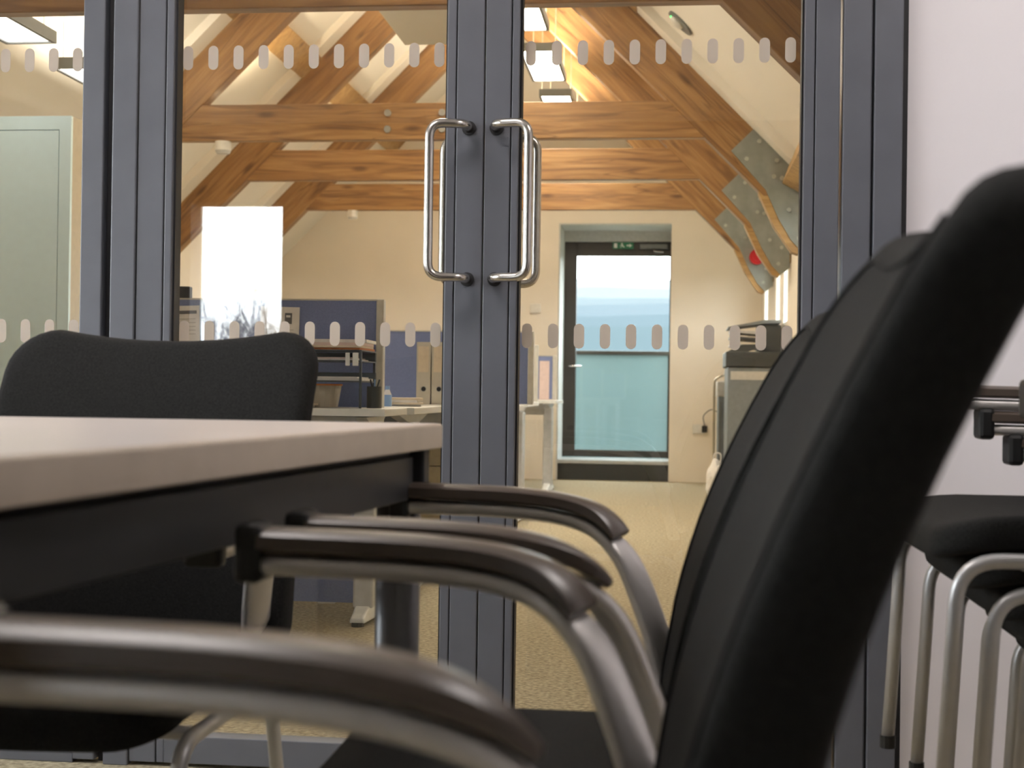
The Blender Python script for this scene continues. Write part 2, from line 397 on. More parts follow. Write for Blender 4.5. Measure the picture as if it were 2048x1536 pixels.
# ------------------------------------------------------------------ roof trusses
BZ0, BZ1 = 2.268, 2.482           # collar beam
APX = -1.428
def truss(Y, label, plates=True, bolts=True, th=.10):
    o = empty('roof_truss', (APX, Y, 0)); tag(o, label, 'truss', 'timber roof trusses')
    # right rafter, cranked foot, built flat in XZ relative to the apex line
    low = lambda x: 2.431 - x
    L = 2.9
    for s in (1, -1):
        # straight rafter: own local frame so that the grain runs along it
        bm = bmesh.new()
        x_top, x_bot = APX, (.50 if s > 0 else .74)
        ln = (x_bot-x_top)*math.sqrt(2); d = .279
        prism(bm, [(-ln, 0), (0, 0), (.10, .10), (.30, d), (-ln-.279, d)], 'y', 0, th)
        r = mesh('rafter', bm, 'pine', o, loc=(s*(x_bot-APX), 0, low(x_bot)), rot=(0, PI/4 if s > 0 else -PI/4, 0) if s > 0 else (0, 0, 0), bevel=.004)
        if s < 0:
            r.matrix_local = Matrix.Translation((s*(x_bot-APX), 0, low(x_bot))) @ Matrix.Scale(-1, 4, (1,0,0)) @ Matrix.Rotation(PI/4, 4, 'Y')
        # cranked foot below the rafter
        kx = [(.471, 1.95), (.56, 1.76), (.66, 1.615), (.70, 1.60), (.785, 1.70), (.785, 2.03), (.62, 2.19), (.50, 2.10)]
        def mir(p): return (s*(p[0]-APX), p[1])
        if s < 0: continue
        bm = bmesh.new(); prism(bm, [mir(p) for p in kx], 'y', .001, th-.001); mesh('rafter_foot', bm, 'pine_pale', o)
        if plates:
            pk = [(PX(1462, T1, 302), PZ(302, T1, 1462)), (PX(1512, T1, 254), PZ(254, T1, 1512)), (PX(1568, T1, 318), PZ(318, T1, 1568)), (.775, 2.0), (.775, 1.66), (.715, 1.615), (.655, 1.68), (.585, 1.80), (.51, 1.965)]
            bm = bmesh.new(); prism(bm, [mir(p) for p in pk], 'y', -.012, -.0005)
            pl = mesh('gusset_plate', bm, 'galvanised', o)
            for q in ((.40, 2.14), (.47, 2.24), (.57, 2.13), (.555, 2.04), (.60, 2.03), (.645, 2.08), (.64, 1.85), (.72, 1.80), (.72, 1.95), (.70, 1.69)):
                bm = bmesh.new(); p = mir(q); cyl(bm, (p[0], -.022, p[1]), .013, .011, 8, 'y'); mesh('bolt', bm, 'bolt_steel', pl)
    bm = bmesh.new(); hl = 1.66
    prism(bm, [(-hl, BZ0), (hl, BZ0), (hl-.20, BZ1), (-hl+.20, BZ1)], 'y', .0, .07)
    cb = mesh('collar_beam', bm, 'pine', o, loc=(0, .006, 0), bevel=.004)
    if bolts:
        for bx_ in (PX(775, T1, 245)-APX, PX(884, T1, 245)-APX):
            for bz in (BZ0+.06, BZ0+.155):
                bm = bmesh.new(); cyl(bm, (bx_, -.012, bz), .021, .012, 12, 'y'); mesh('bolt', bm, 'bolt_steel', cb)
    return o
truss(T0, 'nearest timber roof truss, its tie beam cut by the top edge of the picture', plates=False, bolts=False)
truss(T1, 'timber roof truss with the uppermost and largest tie beam and bolt heads')
truss(T2, 'middle timber roof truss, its tie beam between two other tie beams', bolts=False)
truss(T3, 'farthest timber roof truss, its tie beam lowest and smallest in view', bolts=False)
# plaster battens along the near side of each truss
for Y in (T1, T2, T3):
    for s in (1, -1):
        bm = bmesh.new()
        x0, x1 = APX+s*.05, APX+s*2.15
        f = roofR if s > 0 else roofL
        prism(bm, [(x0, f(x0)+.02), (x1, f(x1)+.02), (x1-s*.03, f(x1)-.05), (x0-s*.0, f(x0)-.05)], 'y', Y-.17, Y-.001)
        tn[0] += 1; struct(mesh('trim_%d' % tn[0], bm, 'plaster_roof'))
# purlins
for s, nm in ((-1, 'timber purlin running along the left roof slope'), (1, 'timber purlin running along the right roof slope')):
    px_ = APX + s*1.16; f = roofR if s > 0 else roofL
    o = empty('purlin', (px_, 0, 0)); tag(o, nm, 'purlin')
    for a, b_ in ((2.98, T0-.001), (T0+.101, T1-.001), (T1+.101, T2-.001), (T2+.101, T3-.001), (T3+.101, YF-.001)):
        bm = bmesh.new(); h = .055
        # square to the slope
        u = Vector((s*.7071, -.7071)); n = Vector((-s*.7071, -.7071)); c0 = Vector((0, f(px_)))
        P = [c0-u*.10, c0+u*.10, c0+u*.10+n*h, c0-u*.10+n*h]
        ln = b_-a
        prism(bm, [(p.x, p.y) for p in P], 'y', 0, ln)
        me = mesh('purlin_length', bm, 'pine_pale', o); me.location = (0, a, 0)
bm = bmesh.new(); prism(bm, [(.60, 2.0), (.785, 1.90), (.785, 2.04), (.66, 2.165)], 'y', 5.36, T1-.02)
tag(mesh('eaves_beam', bm, 'pine_pale', bevel=.004), 'pale timber eaves beam above the right wall next to the door frame', 'beam')

# ------------------------------------------------------------------ pendant luminaires, raft, detectors
def luminaire(x0, x1, y0, y1, z, label, low, up='lamp_white'):
    o = empty('pendant_light', ((x0+x1)/2, (y0+y1)/2, z)); tag(o, label, 'pendant light', 'flat pendant luminaires')
    hx, hy, t, h = (x1-x0)/2, (y1-y0)/2, .018, .055
    for d in ((-hx, -hx+t, -hy, hy, 0, h), (hx-t, hx, -hy, hy, 0, h), (-hx+t, hx-t, -hy, -hy+t, 0, h), (-hx+t, hx-t, hy-t, hy, 0, h)): box('side_frame', d, 'lamp_frame', o)
    box('diffuser', (-hx+t, hx-t, -hy+t, hy-t, .008, .012), low, o)
    box('uplight', (-hx+t, hx-t, -hy+t, hy-t, .045, .049), up, o)
    for yy in (-hy*.8, hy*.8):
        for xx in (-hx*.9, hx*.9):
            zt = min(roofR(o.location.x+xx), roofL(o.location.x+xx)) - z
            bm = bmesh.new(); tube(bm, [(xx, yy, h-.01), (xx, yy, zt+.01)], .003, 5); mesh('suspension_wire', bm, 'wire', o)
    return o
for i, (a, b_) in enumerate([(4.75, 5.2), (6.1, 7.0), (7.6, 8.6), (9.1, 10.0), (10.5, 11.4)]):
    luminaire(-1.03, -.785, a, b_, 3.03, ['flat pendant light hidden above the door head, first of the right row', 'flat pendant light of the right row, in front of the lit ones in view', 'bright flat pendant light cut off by the top of the right door', 'bright flat pendant light hanging right of the door handles, whole underside in view', 'flat pendant light deepest in the office over the last tie beam'][i], 'lamp_white')
luminaire(-3.02, -2.78, 4.95, 6.03, 2.34, 'bright flat pendant light at the top left corner of the picture', 'lamp_soft', 'lamp_mid')
luminaire(-3.02, -2.78, 6.5, 7.5, 2.34, 'bright flat pendant light above the pale steel cabinet', 'lamp_soft', 'lamp_mid')
o = empty('ceiling_raft', (-1.45, 8.1, 3.03)); tag(o, 'flat grey panel hanging under the roof left of the door stile', 'panel')
box('panel', (-.30, .30, -.9, .8, 0, .035), 'raft_grey', o, bevel=.004)
for xx in (-.25, .25):
    for yy in (-.7, .6):
        bm = bmesh.new(); tube(bm, [(xx, yy, .03), (xx, yy, min(roofR(-1.45+xx), roofL(-1.45+xx))-3.03)], .003, 5); mesh('suspension_wire', bm, 'wire', o)
def uplighter(x, Y, label, e):
    o = empty('uplighter', (x, Y+.40, BZ1-.03)); tag(o, label, 'uplighter', 'uplighters on the tie beams')
    bm = bmesh.new(); cyl(bm, (0, -.07, 0), .035, .05, 16, r2=.05); mesh('lamp_body', bm, 'lamp_frame', o)
    bm = bmesh.new(); cyl(bm, (0, -.07, .051), .043, .004, 16); mesh('lamp_glass', bm, 'lamp_warm', o)
    box('bracket', (-.02, .02, -.32, -.10, 0, .01), 'lamp_frame', o)
    l = bpy.data.lights.new('uplighter_lamp', 'SPOT'); l.energy = e; l.color = (1, .82, .55); l.spot_size = math.radians(150); l.spot_blend = .8; l.shadow_soft_size = .04
    lo = bpy.data.objects.new('uplighter_lamp', l); C.objects.link(lo); lo.parent = o; lo.location = (0, -.07, .075); lo.rotation_euler = (PI, 0, 0)
for Y, e, lb in ((T1, 75, 'small uplighter lamp on the largest tie beam at the left stile'), (T2, 60, 'small uplighter lamp on the middle tie beam near its left end'), (T3, 30, 'small uplighter lamp on the lowest tie beam near its left end')):
    uplighter(-2.72, Y, lb, e)
def detector(x, Y, label, r=.048, h=.072):
    o = empty('motion_detector', (x, Y+.04, BZ0)); tag(o, label, 'detector', 'sensors under the tie beams')
    bm = bmesh.new(); cyl(bm, (0, 0, -h*.75), r, h*.75, 20); mesh('housing', bm, 'white_plastic', o)
    bm = bmesh.new(); cyl(bm, (0, 0, -h), r*.8, h*.25, 20, r2=r); mesh('lens', bm, 'copier_pale', o)
detector(PX(442, T1, 296), T1, 'white cylinder sensor under the largest tie beam')
detector(PX(703, T3, 438), T3, 'small white sensor under the lowest tie beam by the cream wall', .042)
# speaker-like round fitting on the right slope
c = Vector((.09, 6.75, 0)); p = at(1362, 45, 1.0) - CAM
t = (2.825 - CAM.z - CAM.x)/(p.x + p.z); P = CAM + p*t
o = empty('emergency_light', P); o.rotation_euler = (0, PI/4, 0); tag(o, 'round emergency light with white dome on the right roof slope', 'ceiling light')
bm = bmesh.new(); cyl(bm, (0, 0, -.012), .085, .013, 28); mesh('bezel', bm, 'lamp_frame', o)
bm = bmesh.new(); bmesh.ops.create_uvsphere(bm, u_segments=20, v_segments=10, radius=.045); bmesh.ops.scale(bm, vec=(1, 1, .5), verts=bm.verts); mesh('dome', bm, 'white_plastic', o, loc=(-.015, 0, -.014), smooth=True)
bm = bmesh.new(); bmesh.ops.create_uvsphere(bm, u_segments=8, v_segments=6, radius=.008); mesh('indicator', bm, 'green_led', o, loc=(-.06, 0, -.014))

# ------------------------------------------------------------------ far exit door, step, balcony
o = empty('door_3', (0, 0, 0)); struct(o, 'dark framed glazed exit door in the cream gable wall')
YD = YF+.55
gx0, gz0, gz1 = PX(1153, YD, 600), PZ(901, YD, 1250), PZ(512, YD, 1250)
fz0, fz1 = .19, PZ(484, YD, 1250)
xr = DX1 + .02
box('door_stile', (DX0, gx0, YD, YD+.06, fz0, fz1), 'door_bronze', o, bevel=.004)
box('door_stile', (DX1-.012, DX1, YD, YD+.06, fz0, fz1), 'door_bronze', o)
box('top_rail', (gx0, DX1-.012, YD, YD+.06, gz1, fz1), 'door_bronze', o, bevel=.004)
box('bottom_rail', (gx0, DX1-.012, YD, YD+.06, fz0, gz0), 'door_bronze', o, bevel=.004)
box('glass_pane', (gx0, DX1-.012, YD+.025, YD+.033, gz0, gz1), 'glass_door', o)
hz = PZ(735, YD, 1140)
bm = bmesh.new(); tube(bm, fillet([(gx0-.06, YD, 1.05), (gx0-.06, YD-.05, 1.05), (gx0+.06, YD-.05, 1.05)], .02, 5), .009, 8); mesh('lever_handle', bm, 'steel_brushed', o, smooth=True)
# white reveals and lintel
bm = bmesh.new(); bx(bm, DX0, DX1, YF+.50, YD+.06, fz1, DZ1); tn[0] += 1; struct(mesh('trim_%d' % tn[0], bm, 'reveal_paint'))
bm = bmesh.new(); bx(bm, DX0-.001, DX0+.012, YF-.001, YD, 0, DZ1); tn[0] += 1; struct(mesh('trim_%d' % tn[0], bm, 'reveal_paint'))
bm = bmesh.new(); bx(bm, DX0+.012, DX1, YF-.001, YF+.50, DZ1-.012, DZ1+.001); tn[0] += 1; struct(mesh('trim_%d' % tn[0], bm, 'reveal_paint'))
o = empty('door_step', ((DX0+DX1)/2, YF, 0)); tag(o, 'dark raised step with pale nosing under the exit door', 'step')
hw = (DX1-DX0)/2-.013
box('riser', (-hw, hw+.012, .02, .56, 0, .15), 'step_dark', o)
box('tread', (-hw, hw+.012, .005, .56, .15, .185), 'stone_sill', o, bevel=.004)
# exit sign and closer
def exit_sign(x, Y, z):
    o = empty('exit_sign', (x, Y, z)); tag(o, 'small green exit sign with white running figure over the exit door', 'sign')
    box('panel', (-.10, .10, -.02, .0, -.032, .032), 'sign_green', o, bevel=.003)
    def pl(pts):
        bm = bmesh.new(); prism(bm, pts, 'y', -.0215, -.0203); mesh('pictogram', bm, 'paper_white', o)
    pl([(-.085, -.022), (-.055, -.022), (-.055, .022), (-.085, .022)])
    pl([(-.01+.008*math.cos(k*PI/4), .017+.008*math.sin(k*PI/4)) for k in range(8)])
    pl([(-.026, -.020), (-.020, -.020), (-.008, -.006), (.010, -.020), (.016, -.016), (.002, .0), (.002, .008), (-.018, .008), (-.030, -.002), (-.026, -.005), (-.014, .002), (-.012, -.004)])
    pl([(.035, -.006), (.060, -.006), (.060, -.018), (.085, 0), (.060, .018), (.060, .006), (.035, .006)])
exit_sign(PX(1246, YD-.05, 490), YD-.03, PZ(491, YD-.05, 1246))
o = empty('door_closer', (PX(1308, YD-.03, 492), YD, PZ(493, YD-.03, 1308))); tag(o, 'grey door closer box at the top right of the exit door', 'door closer')
box('body', (-.14, .135, -.05, -.001, -.026, .026), 'copier_dark', o, bevel=.004)
box('cover', (-.13, .125, -.054, -.051, -.02, .02), 'lamp_frame', o)
bm = bmesh.new(); tube(bm, [(0, -.03, -.026), (0, -.03, -.045), (.09, -.03, -.055)], .006, 6); mesh('arm', bm, 'steel_brushed', o)
# balcony
o = empty('balcony', (0, YF+1.2, 0)); tag(o, 'outside balcony balustrade of teal glass with dark handrail behind the exit door', 'balustrade')
box('deck', (-2.2, 1.4, -.58, .10, -.1, .12), 'concrete', o)
box('handrail', (-2.2, 1.4, -.03, .03, PZ(706, YF+1.2, 1250)-.02, PZ(706, YF+1.2, 1250)+.02), 'door_bronze', o, bevel=.006)
for a, b_ in ((-2.18, -1.22), (-1.20, -.05), (-.03, 1.38)): box('glass_panel', (a, b_, -.006, .006, .14, PZ(706, YF+1.2, 1250)-.02), 'glass_teal', o)
for x in (-2.19, -1.21, -.04, 1.39): box('post', (x-.012, x+.012, .01, .05, .12, PZ(706, YF+1.2, 1250)-.02), 'door_bronze', o)
# landscape
def ridge(Y, z0, amp, seed, mat, label, slope):
    bm = bmesh.new(); n = 60; W = Y*1.6; A = []; B = []; D = []
    for i in range(n+1):
        x = -W + 2*W*i/n
        z = z0 + slope*x + amp*(noise.noise(Vector((i*.21, seed, 0))) + .4*noise.noise(Vector((i*.6, seed, 3))))
        A.append(bm.verts.new((x, Y, z))); B.append(bm.verts.new((x, Y*.72, z*.25-8))); D.append(bm.verts.new((x, Y*1.2, -10)))
    for i in range(n):
        bm.faces.new((B[i], B[i+1], A[i+1], A[i])); bm.faces.new((A[i], A[i+1], D[i+1], D[i]))
    tag(mesh('hill', bm, mat, smooth=True), label, 'hill', 'hills outside')
def zel(y, Y): return .8 + (787-y)/F*Y
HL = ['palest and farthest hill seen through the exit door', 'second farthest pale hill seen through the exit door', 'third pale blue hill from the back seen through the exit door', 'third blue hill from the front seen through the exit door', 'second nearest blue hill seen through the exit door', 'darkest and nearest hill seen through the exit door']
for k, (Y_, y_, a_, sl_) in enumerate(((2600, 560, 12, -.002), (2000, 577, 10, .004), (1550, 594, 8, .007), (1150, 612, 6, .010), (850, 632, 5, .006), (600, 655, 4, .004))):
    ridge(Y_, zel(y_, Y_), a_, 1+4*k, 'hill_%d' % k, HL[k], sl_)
bm = bmesh.new(); bx(bm, -900, 900, -700, 900, -9, -8.5); o = mesh('ground', bm, 'grass'); struct(o)
# bare trees behind the camera (mirrored in the glazed door)
def tree(x, y, h, seed, label):
    rr = random.Random(seed); bm = bmesh.new()
    def br(p, d, l, r, k):
        q = p + d*l
        tube(bm, [p, p+(q-p)*.5+Vector((rr.uniform(-1,1), rr.uniform(-1,1), 0))*l*.04, q], r, 4, r*.65)
        if k == 0: return
        for _ in range(4):
            e = (d + Vector((rr.uniform(-1,1), rr.uniform(-1,1), rr.uniform(-.3,.75)))*.75).normalized()
            br(p+(q-p)*rr.uniform(.45, 1), e, l*rr.uniform(.5, .75), r*.55, k-1)
    br(Vector((0,0,0)), Vector((rr.uniform(-.06,.06), rr.uniform(-.06,.06), 1)).normalized(), h*.46, h*.014, 5)
    tag(mesh('bare_tree', bm, 'bark', loc=(x, y, -8.5)), label, 'tree', 'bare trees mirrored in the glass')
TL = ['leftmost bare tree mirrored in the left door', 'second bare tree from the left mirrored in the left door', 'middle bare tree mirrored in the left door', 'fourth bare tree from the left mirrored in the left door', 'rightmost bare tree mirrored in the left door']
for i, (x, h) in enumerate(((-13.6, 11.4), (-12.5, 12.0), (-11.4, 12.3), (-10.3, 13.0), (-9.0, 12.7))): tree(x, -31-R.uniform(0, 4), h, 20+i, TL[i])

# ------------------------------------------------------------------ office furniture
def cabinet():
    Yc = 6.1; x1 = PX(140, Yc, 400); zt = PZ(232, Yc, 80); x0 = x1-1.0
    o = empty('steel_cabinet', (x0, Yc, 0)); tag(o, 'tall pale green grey steel cabinet behind the left side panel', 'cabinet')
    Wd = x1-x0
    bm = bmesh.new(); bx(bm, 0, Wd, .02, .47, .0, zt); mesh('body', bm, 'beige_metal', o)
    box('face_frame', (0, Wd, 0, .02, zt-.062, zt), 'cabinet_paint', o); box('face_frame', (Wd-.055, Wd, 0, .02, 0, zt-.062), 'cabinet_paint', o)
    box('face_frame', (0, .055, 0, .02, 0, zt-.062), 'cabinet_paint', o)
    for a, b_ in ((.058, Wd/2-.002), (Wd/2+.002, Wd-.058)):
        d = box('cabinet_door', (a, b_, -.001, .019, .05, zt-.066), 'cabinet_paint', o)
        hx = b_-.05 if a < .1 else a+.05
        bm = bmesh.new(); cyl(bm, (hx, -.02, 1.0), .012, .02, 12, 'y'); mesh('knob', bm, 'steel_brushed', d)
    return o
cabinet()
DZ = .735
def desk(x0, x1, y0, y1, label):
    o = empty('desk', ((x0+x1)/2, (y0+y1)/2, 0)); tag(o, label, 'desk', 'office desks in rows')
    hx, hy = (x1-x0)/2, (y1-y0)/2
    box('desk_top', (-hx, hx, -hy, hy, DZ-.025, DZ), 'desk_top', o, bevel=.002)
    box('edge_strip', (hx-.28, hx+.001, -hy-.0015, -hy, DZ-.025, DZ), 'desk_edge', o)
    for s in (-1, 1):
        xx = s*(hx-.09)
        box('leg', (xx-.035, xx+.035, -.09, .05, .05, DZ-.06), 'desk_leg', o, bevel=.008)
        box('cable_cover', (xx-.022, xx+.022, .051, .085, .06, DZ-.07), 'desk_edge', o, bevel=.004)
        bm = bmesh.new(); rings = []
        for k in range(9):
            t = k/8; y = -hy*.86 + t*hy*1.72; a = 1-abs(2*t-1)
            w = .028+.012*a; hh = .018+.045*min(1, a*1.3)
            rings.append([(xx-w, y, .012), (xx+w, y, .012), (xx+w*.75, y, .012+hh), (xx-w*.75, y, .012+hh)])
        loft(bm, rings); mesh('foot', bm, 'desk_edge', o, smooth=False, bevel=.006)
        for yy in (-hy*.8, hy*.8): bm = bmesh.new(); cyl(bm, (xx, yy, 0), .022, .014, 10); mesh('glide', bm, 'plastic_black', o)
        bm = bmesh.new(); prism(bm, [(-hy*.8, DZ-.03), (hy*.8, DZ-.03), (.06, DZ-.07), (-.06, DZ-.07)], 'x', xx-.02, xx+.02); mesh('arm', bm, 'desk_leg', o)
    box('modesty_rail', (-hx+.12, hx-.12, .0, .02, DZ-.12, DZ-.03), 'desk_leg', o)
    return o
XE = -.93
desk(-1.95, PX(769, 4.6, 825), 4.6, 5.0, 'nearest office desk with letter trays on its right end')
desk(-1.95, PX(831, 5.1, 825), 5.07, 5.85, 'office desk right behind the tall blue screen')
desk(-2.35, -.70, 6.12, 6.62, 'office desk carrying two lever arch files')
desk(-2.45, -.86, 8.35, 9.03, 'office desk by the right door with bluish legs')
desk(-2.45, -.90, 10.9, 11.6, 'farthest office desk beside the exit door')
def screen(x0, x1, Y, z1, label, z0=DZ+.005):
    o = empty('desk_screen', ((x0+x1)/2, Y, z0)); tag(o, label, 'screen', 'blue desk screens')
    hx = (x1-x0)/2; h = z1-z0
    box('panel', (-hx, hx-.028, -.013, .013, 0, h-.006), 'screen_fabric', o)
    box('top_trim', (-hx, hx-.028, -.015, .015, h-.006, h), 'screen_trim', o)
    box('end_post', (hx-.028, hx, -.02, .02, -.002, h+.001), 'screen_trim', o, bevel=.005)
    for xx in (-hx+.2, hx-.2): box('foot', (xx-.03, xx+.03, -.02, .02, -.0048, .0), 'screen_trim', o)
    return o
Ys = 5.035
screen(-1.95, PX(768.5, Ys, 700), Ys, PZ(598, Ys, 600), 'tall blue fabric screen with pinned notices behind the letter trays', .02)
screen(-2.3, -.66, 6.66, PZ(661, 6.66, 850), 'lower blue fabric screen behind the two lever arch files', DZ+.005)
screen(-2.4, PX(1076, 9.06, 750), 9.06, PZ(690, 9.06, 1050), 'blue fabric screen just right of the door stiles')
screen(-2.4, PX(1112, 11.64, 750), 11.64, PZ(711, 11.64, 1100), 'blue fabric screen beside the exit door with a pinned sheet')
def sheet(x0, x1, y0, y1, Y, label, mat='paper_white', tilt=.02):
    a = at(x0, y1, Y); b_ = at(x1, y0, Y)
    o = empty('notice', ((a.x+b_.x)/2, Y, (a.z+b_.z)/2)); o.rotation_euler = (0, tilt, 0); tag(o, label, 'notice', 'pinned papers')
    hx, hz = (b_.x-a.x)/2, (b_.z-a.z)/2
    box('paper', (-hx, hx, -.001, .0, -hz, hz), mat, o); return o, hx, hz
o, hx, hz = sheet(520, 599, 614, 700, Ys-.016, 'white notice with dark printed square on the tall blue screen')
box('print', (hx-.055, hx-.028, -.0016, -.0012, hz-.062, hz-.022), 'print_grey', o)
box('print', (hx-.05, hx-.034, -.0020, -.0017, hz-.038, hz-.030), 'paper_white', o)
for k in range(4): box('print', (-hx+.02, hx-.02, -.0016, -.0012, hz-.085-k*.012, hz-.083-k*.012), 'print_pale', o)
o, hx, hz = sheet(330, 400, 612, 700, Ys-.016, 'white notice with grey heading on the left of the tall screen', tilt=-.03)
box('print', (-hx+.01, hx-.01, -.0016, -.0012, hz-.03, hz-.018), 'print_grey', o)
for k in range(5): box('print', (-hx+.015, hx-.015, -.0016, -.0012, hz-.05-k*.014, hz-.048-k*.014), 'print_pale', o)
sheet(1078, 1099, 722, 800, 11.62, 'pinkish sheet pinned to the far blue screen by the exit door', 'paper_pink', .0)
# monitor behind the tall screen
o = empty('monitor', (PX(372, 5.35, 585)+.02, 5.35, DZ)); tag(o, 'black computer monitor behind the tall blue screen', 'monitor')
box('display', (-.13, .0, -.015, .02, .10, PZ(573, 5.35, 345)-DZ), 'plastic_black', o, bevel=.004)
box('stand', (-.03, .03, -.0, .04, .01, .12), 'plastic_black', o); box('base', (-.11, .11, -.08, .09, 0, .012), 'plastic_black', o, bevel=.003)
# letter trays and papers on the nearest desk
TX = PX(690, 4.8, 760)
o = empty('letter_tray_stack', (TX, 4.8, DZ)); tag(o, 'stack of smoky plastic letter trays beside the black chair', 'letter trays')
for k, z in enumerate((.09, .16)):
    box('tray', (-.17, .085, -.12, .12, z, z+.004), 'smoke_plastic', o)
    box('tray_rim', (-.17, .085, .116, .12, z, z+.035), 'smoke_plastic', o)
for xx in (-.165, .08):
    for yy in (-.11, .11): box('riser', (xx-.004, xx+.004, yy-.004, yy+.004, 0, .2), 'smoke_plastic', o)
box('clip', (.03, .045, -.128, -.1205, .145, .19), 'desk_edge', o, bevel=.002); box('clip', (.055, .075, -.128, -.1205, .145, .19), 'desk_edge', o, bevel=.002)
box('tray', (-.17, .085, -.12, .12, .196, .2), 'smoke_plastic', o)
def papers(x, y, z, w_, d_, n, label, mats, rz=0):
    o = empty('paper_pile', (x, y, z), rz); tag(o, label, 'papers', 'loose papers on the desks')
    zz = .001
    for k in range(n):
        h = R.uniform(.004, .011); dx, dy = R.uniform(-.012, .012), R.uniform(-.01, .01)
        box('sheaf', (-w_/2+dx, w_/2+dx, -d_/2+dy, d_/2+dy, zz, zz+h), mats[k % len(mats)], o, rot=(0, 0, R.uniform(-.05, .05))); zz += h+.0005
papers(TX-.03, 4.8, DZ+.2, .24, .2, 4, 'papers and orange folder heaped on top of the letter trays', ['paper_orange', 'paper_cream', 'paper_pink', 'paper_white'])
papers(TX-.05, 4.8, DZ+.164, .2, .2, 2, 'papers in the upper letter tray', ['paper_white', 'paper_pink'])
papers(TX-.04, 4.8, DZ+.094, .23, .2, 2, 'newspaper sagging out of the lower letter tray', ['paper_white', 'paper_white'])
o = empty('plastic_tub', (TX-.07, 4.78, DZ)); tag(o, 'clear brownish plastic tub under the letter trays', 'tub')
bm = bmesh.new(); cyl(bm, (0, 0, .002), .05, .075, 20, r2=.062); mesh('body', bm, 'clear_plastic', o); bm = bmesh.new(); cyl(bm, (0, 0, .077), .065, .006, 20); mesh('rim', bm, 'paper_orange', o)
o = empty('pen_pot', (TX+.118, 4.74, DZ)); tag(o, 'dark mesh pen pot on the desk by the screen post', 'pen pot')
bm = bmesh.new(); cyl(bm, (0, 0, .001), .026, .075, 18); mesh('pot', bm, 'copier_dark', o)
for k, m_ in enumerate(('plastic_black', 'blue_plastic', 'smoke_plastic')):
    bm = bmesh.new(); tube(bm, [(-.008+.008*k, .004, .07), (-.016+.016*k, .008, .10)], .003, 6); mesh('pen', bm, m_, o)
papers(TX-.13, 4.68, DZ, .09, .12, 2, 'crumpled white paper at the front edge of the nearest desk', ['paper_white', 'paper_cream'])
# second desk
o = empty('water_bottle', (PX(775, 5.3, 790), 5.3, DZ)); tag(o, 'small pale blue bottle right of the screen post', 'bottle')
bm = bmesh.new(); cyl(bm, (0, 0, .001), .017, .045, 16); mesh('body', bm, 'blue_plastic', o); bm = bmesh.new(); cyl(bm, (0, 0, .046), .016, .02, 16, r2=.008); mesh('shoulder', bm, 'paper_white', o); bm = bmesh.new(); cyl(bm, (0, 0, .066), .009, .014, 12); mesh('cap', bm, 'blue_plastic', o)
papers(PX(805, 5.5, 800), 5.5, DZ, .14, .2, 4, 'untidy pile of papers and a yellow pad left of the files', ['paper_white', 'paper_cream', 'paper_white', 'paper_cream'], .2)
# lever arch files
for k, (xa, lb) in enumerate(((833, 'left grey lever arch file with blank white spine label'), (863.5, 'right grey lever arch file partly behind the door stile'))):
    Yb = 6.30; x0 = PX(xa, Yb, 745); wd = .064; hh = PZ(684, Yb, 850)-DZ
    o = empty('lever_arch_file', (x0+wd/2, Yb, DZ)); tag(o, lb, 'file', 'lever arch files')
    bm = bmesh.new(); bx(bm, -wd/2, wd/2, 0, .003, 0.001, hh); mesh('spine', bm, 'binder_board', o)
    box('cover', (-wd/2, -wd/2+.003, .003, .27, .001, hh), 'binder_board', o); box('cover', (wd/2-.003, wd/2, .003, .27, .001, hh), 'binder_board', o)
    box('pages', (-wd/2+.006, wd/2-.01, .01, .25, .006, hh-.02), 'paper_white', o)
    box('spine_label', (-.024, .024, -.0012, -.0002, hh*.52, hh*.93), 'paper_cream', o)
    bm = bmesh.new(); cyl(bm, (.002, -.0018, hh*.25), .0105, .0016, 16, 'y'); mesh('finger_hole', bm, 'gasket', o)
    bm = bmesh.new(); cyl(bm, (.002, -.0012, hh*.25), .0125, .001, 16, 'y'); mesh('finger_ring', bm, 'bolt_steel', o)
# pedestal under the second desk
px0, px1 = PX(790, 5.45, 930), PX(897, 5.45, 930)
def pedestal(cx, Y, label):
    o = empty('drawer_pedestal', (cx, Y, 0)); tag(o, label, 'drawers')
    box('body', (-.2, .2, .02, .5, .03, .58), 'beige_metal', o)
    for a, b_ in ((.04, .30), (.305, .43), (.435, .57)):
        d = box('drawer', (-.198, .198, 0, .019, a, b_), 'beige_metal', o, bevel=.002); box('recess_pull', (-.05, .05, -.003, -.0005, b_-.03, b_-.018), 'gasket', d)
    for xx in (-.16, .16):
        for yy in (.06, .46): bm = bmesh.new(); cyl(bm, (xx, yy, 0), .02, .029, 10); mesh('castor', bm, 'plastic_black', o)
pedestal(PX(885, 6.72, 930)-.13, 6.72, 'beige drawer pedestal seen between table corner and door stile')
# wall switch, socket, alarm
def plate(x, y, Y, w_, h_, label, cat, name):
    p = at(x, y, Y); o = empty(name, p); tag(o, label, cat)
    box('plate', (-w_/2, w_/2, -.02, 0, -h_/2, h_/2), 'white_plastic', o, bevel=.004); return o
o = plate(1071, 617, YF, .10, .085, 'small white switch plate on the cream wall left of the exit door', 'switch', 'light_switch'); box('rocker', (-.02, .02, -.025, -.0205, -.025, .025), 'white_plastic', o)
o = plate(1396, 858, YF, .10, .085, 'white wall socket on the cream wall right of the exit door', 'socket', 'wall_socket'); box('switch_rocker', (-.03, -.01, -.024, -.0205, .0, .02), 'white_plastic', o)
p = at(1409, 858, YF); o = empty('plug', p+Vector((0, -.021, 0))); tag(o, 'black mains plug with lead in the wall socket', 'plug')
box('plug_body', (-.024, .024, -.04, 0, -.03, .03), 'plastic_black', o, bevel=.006)
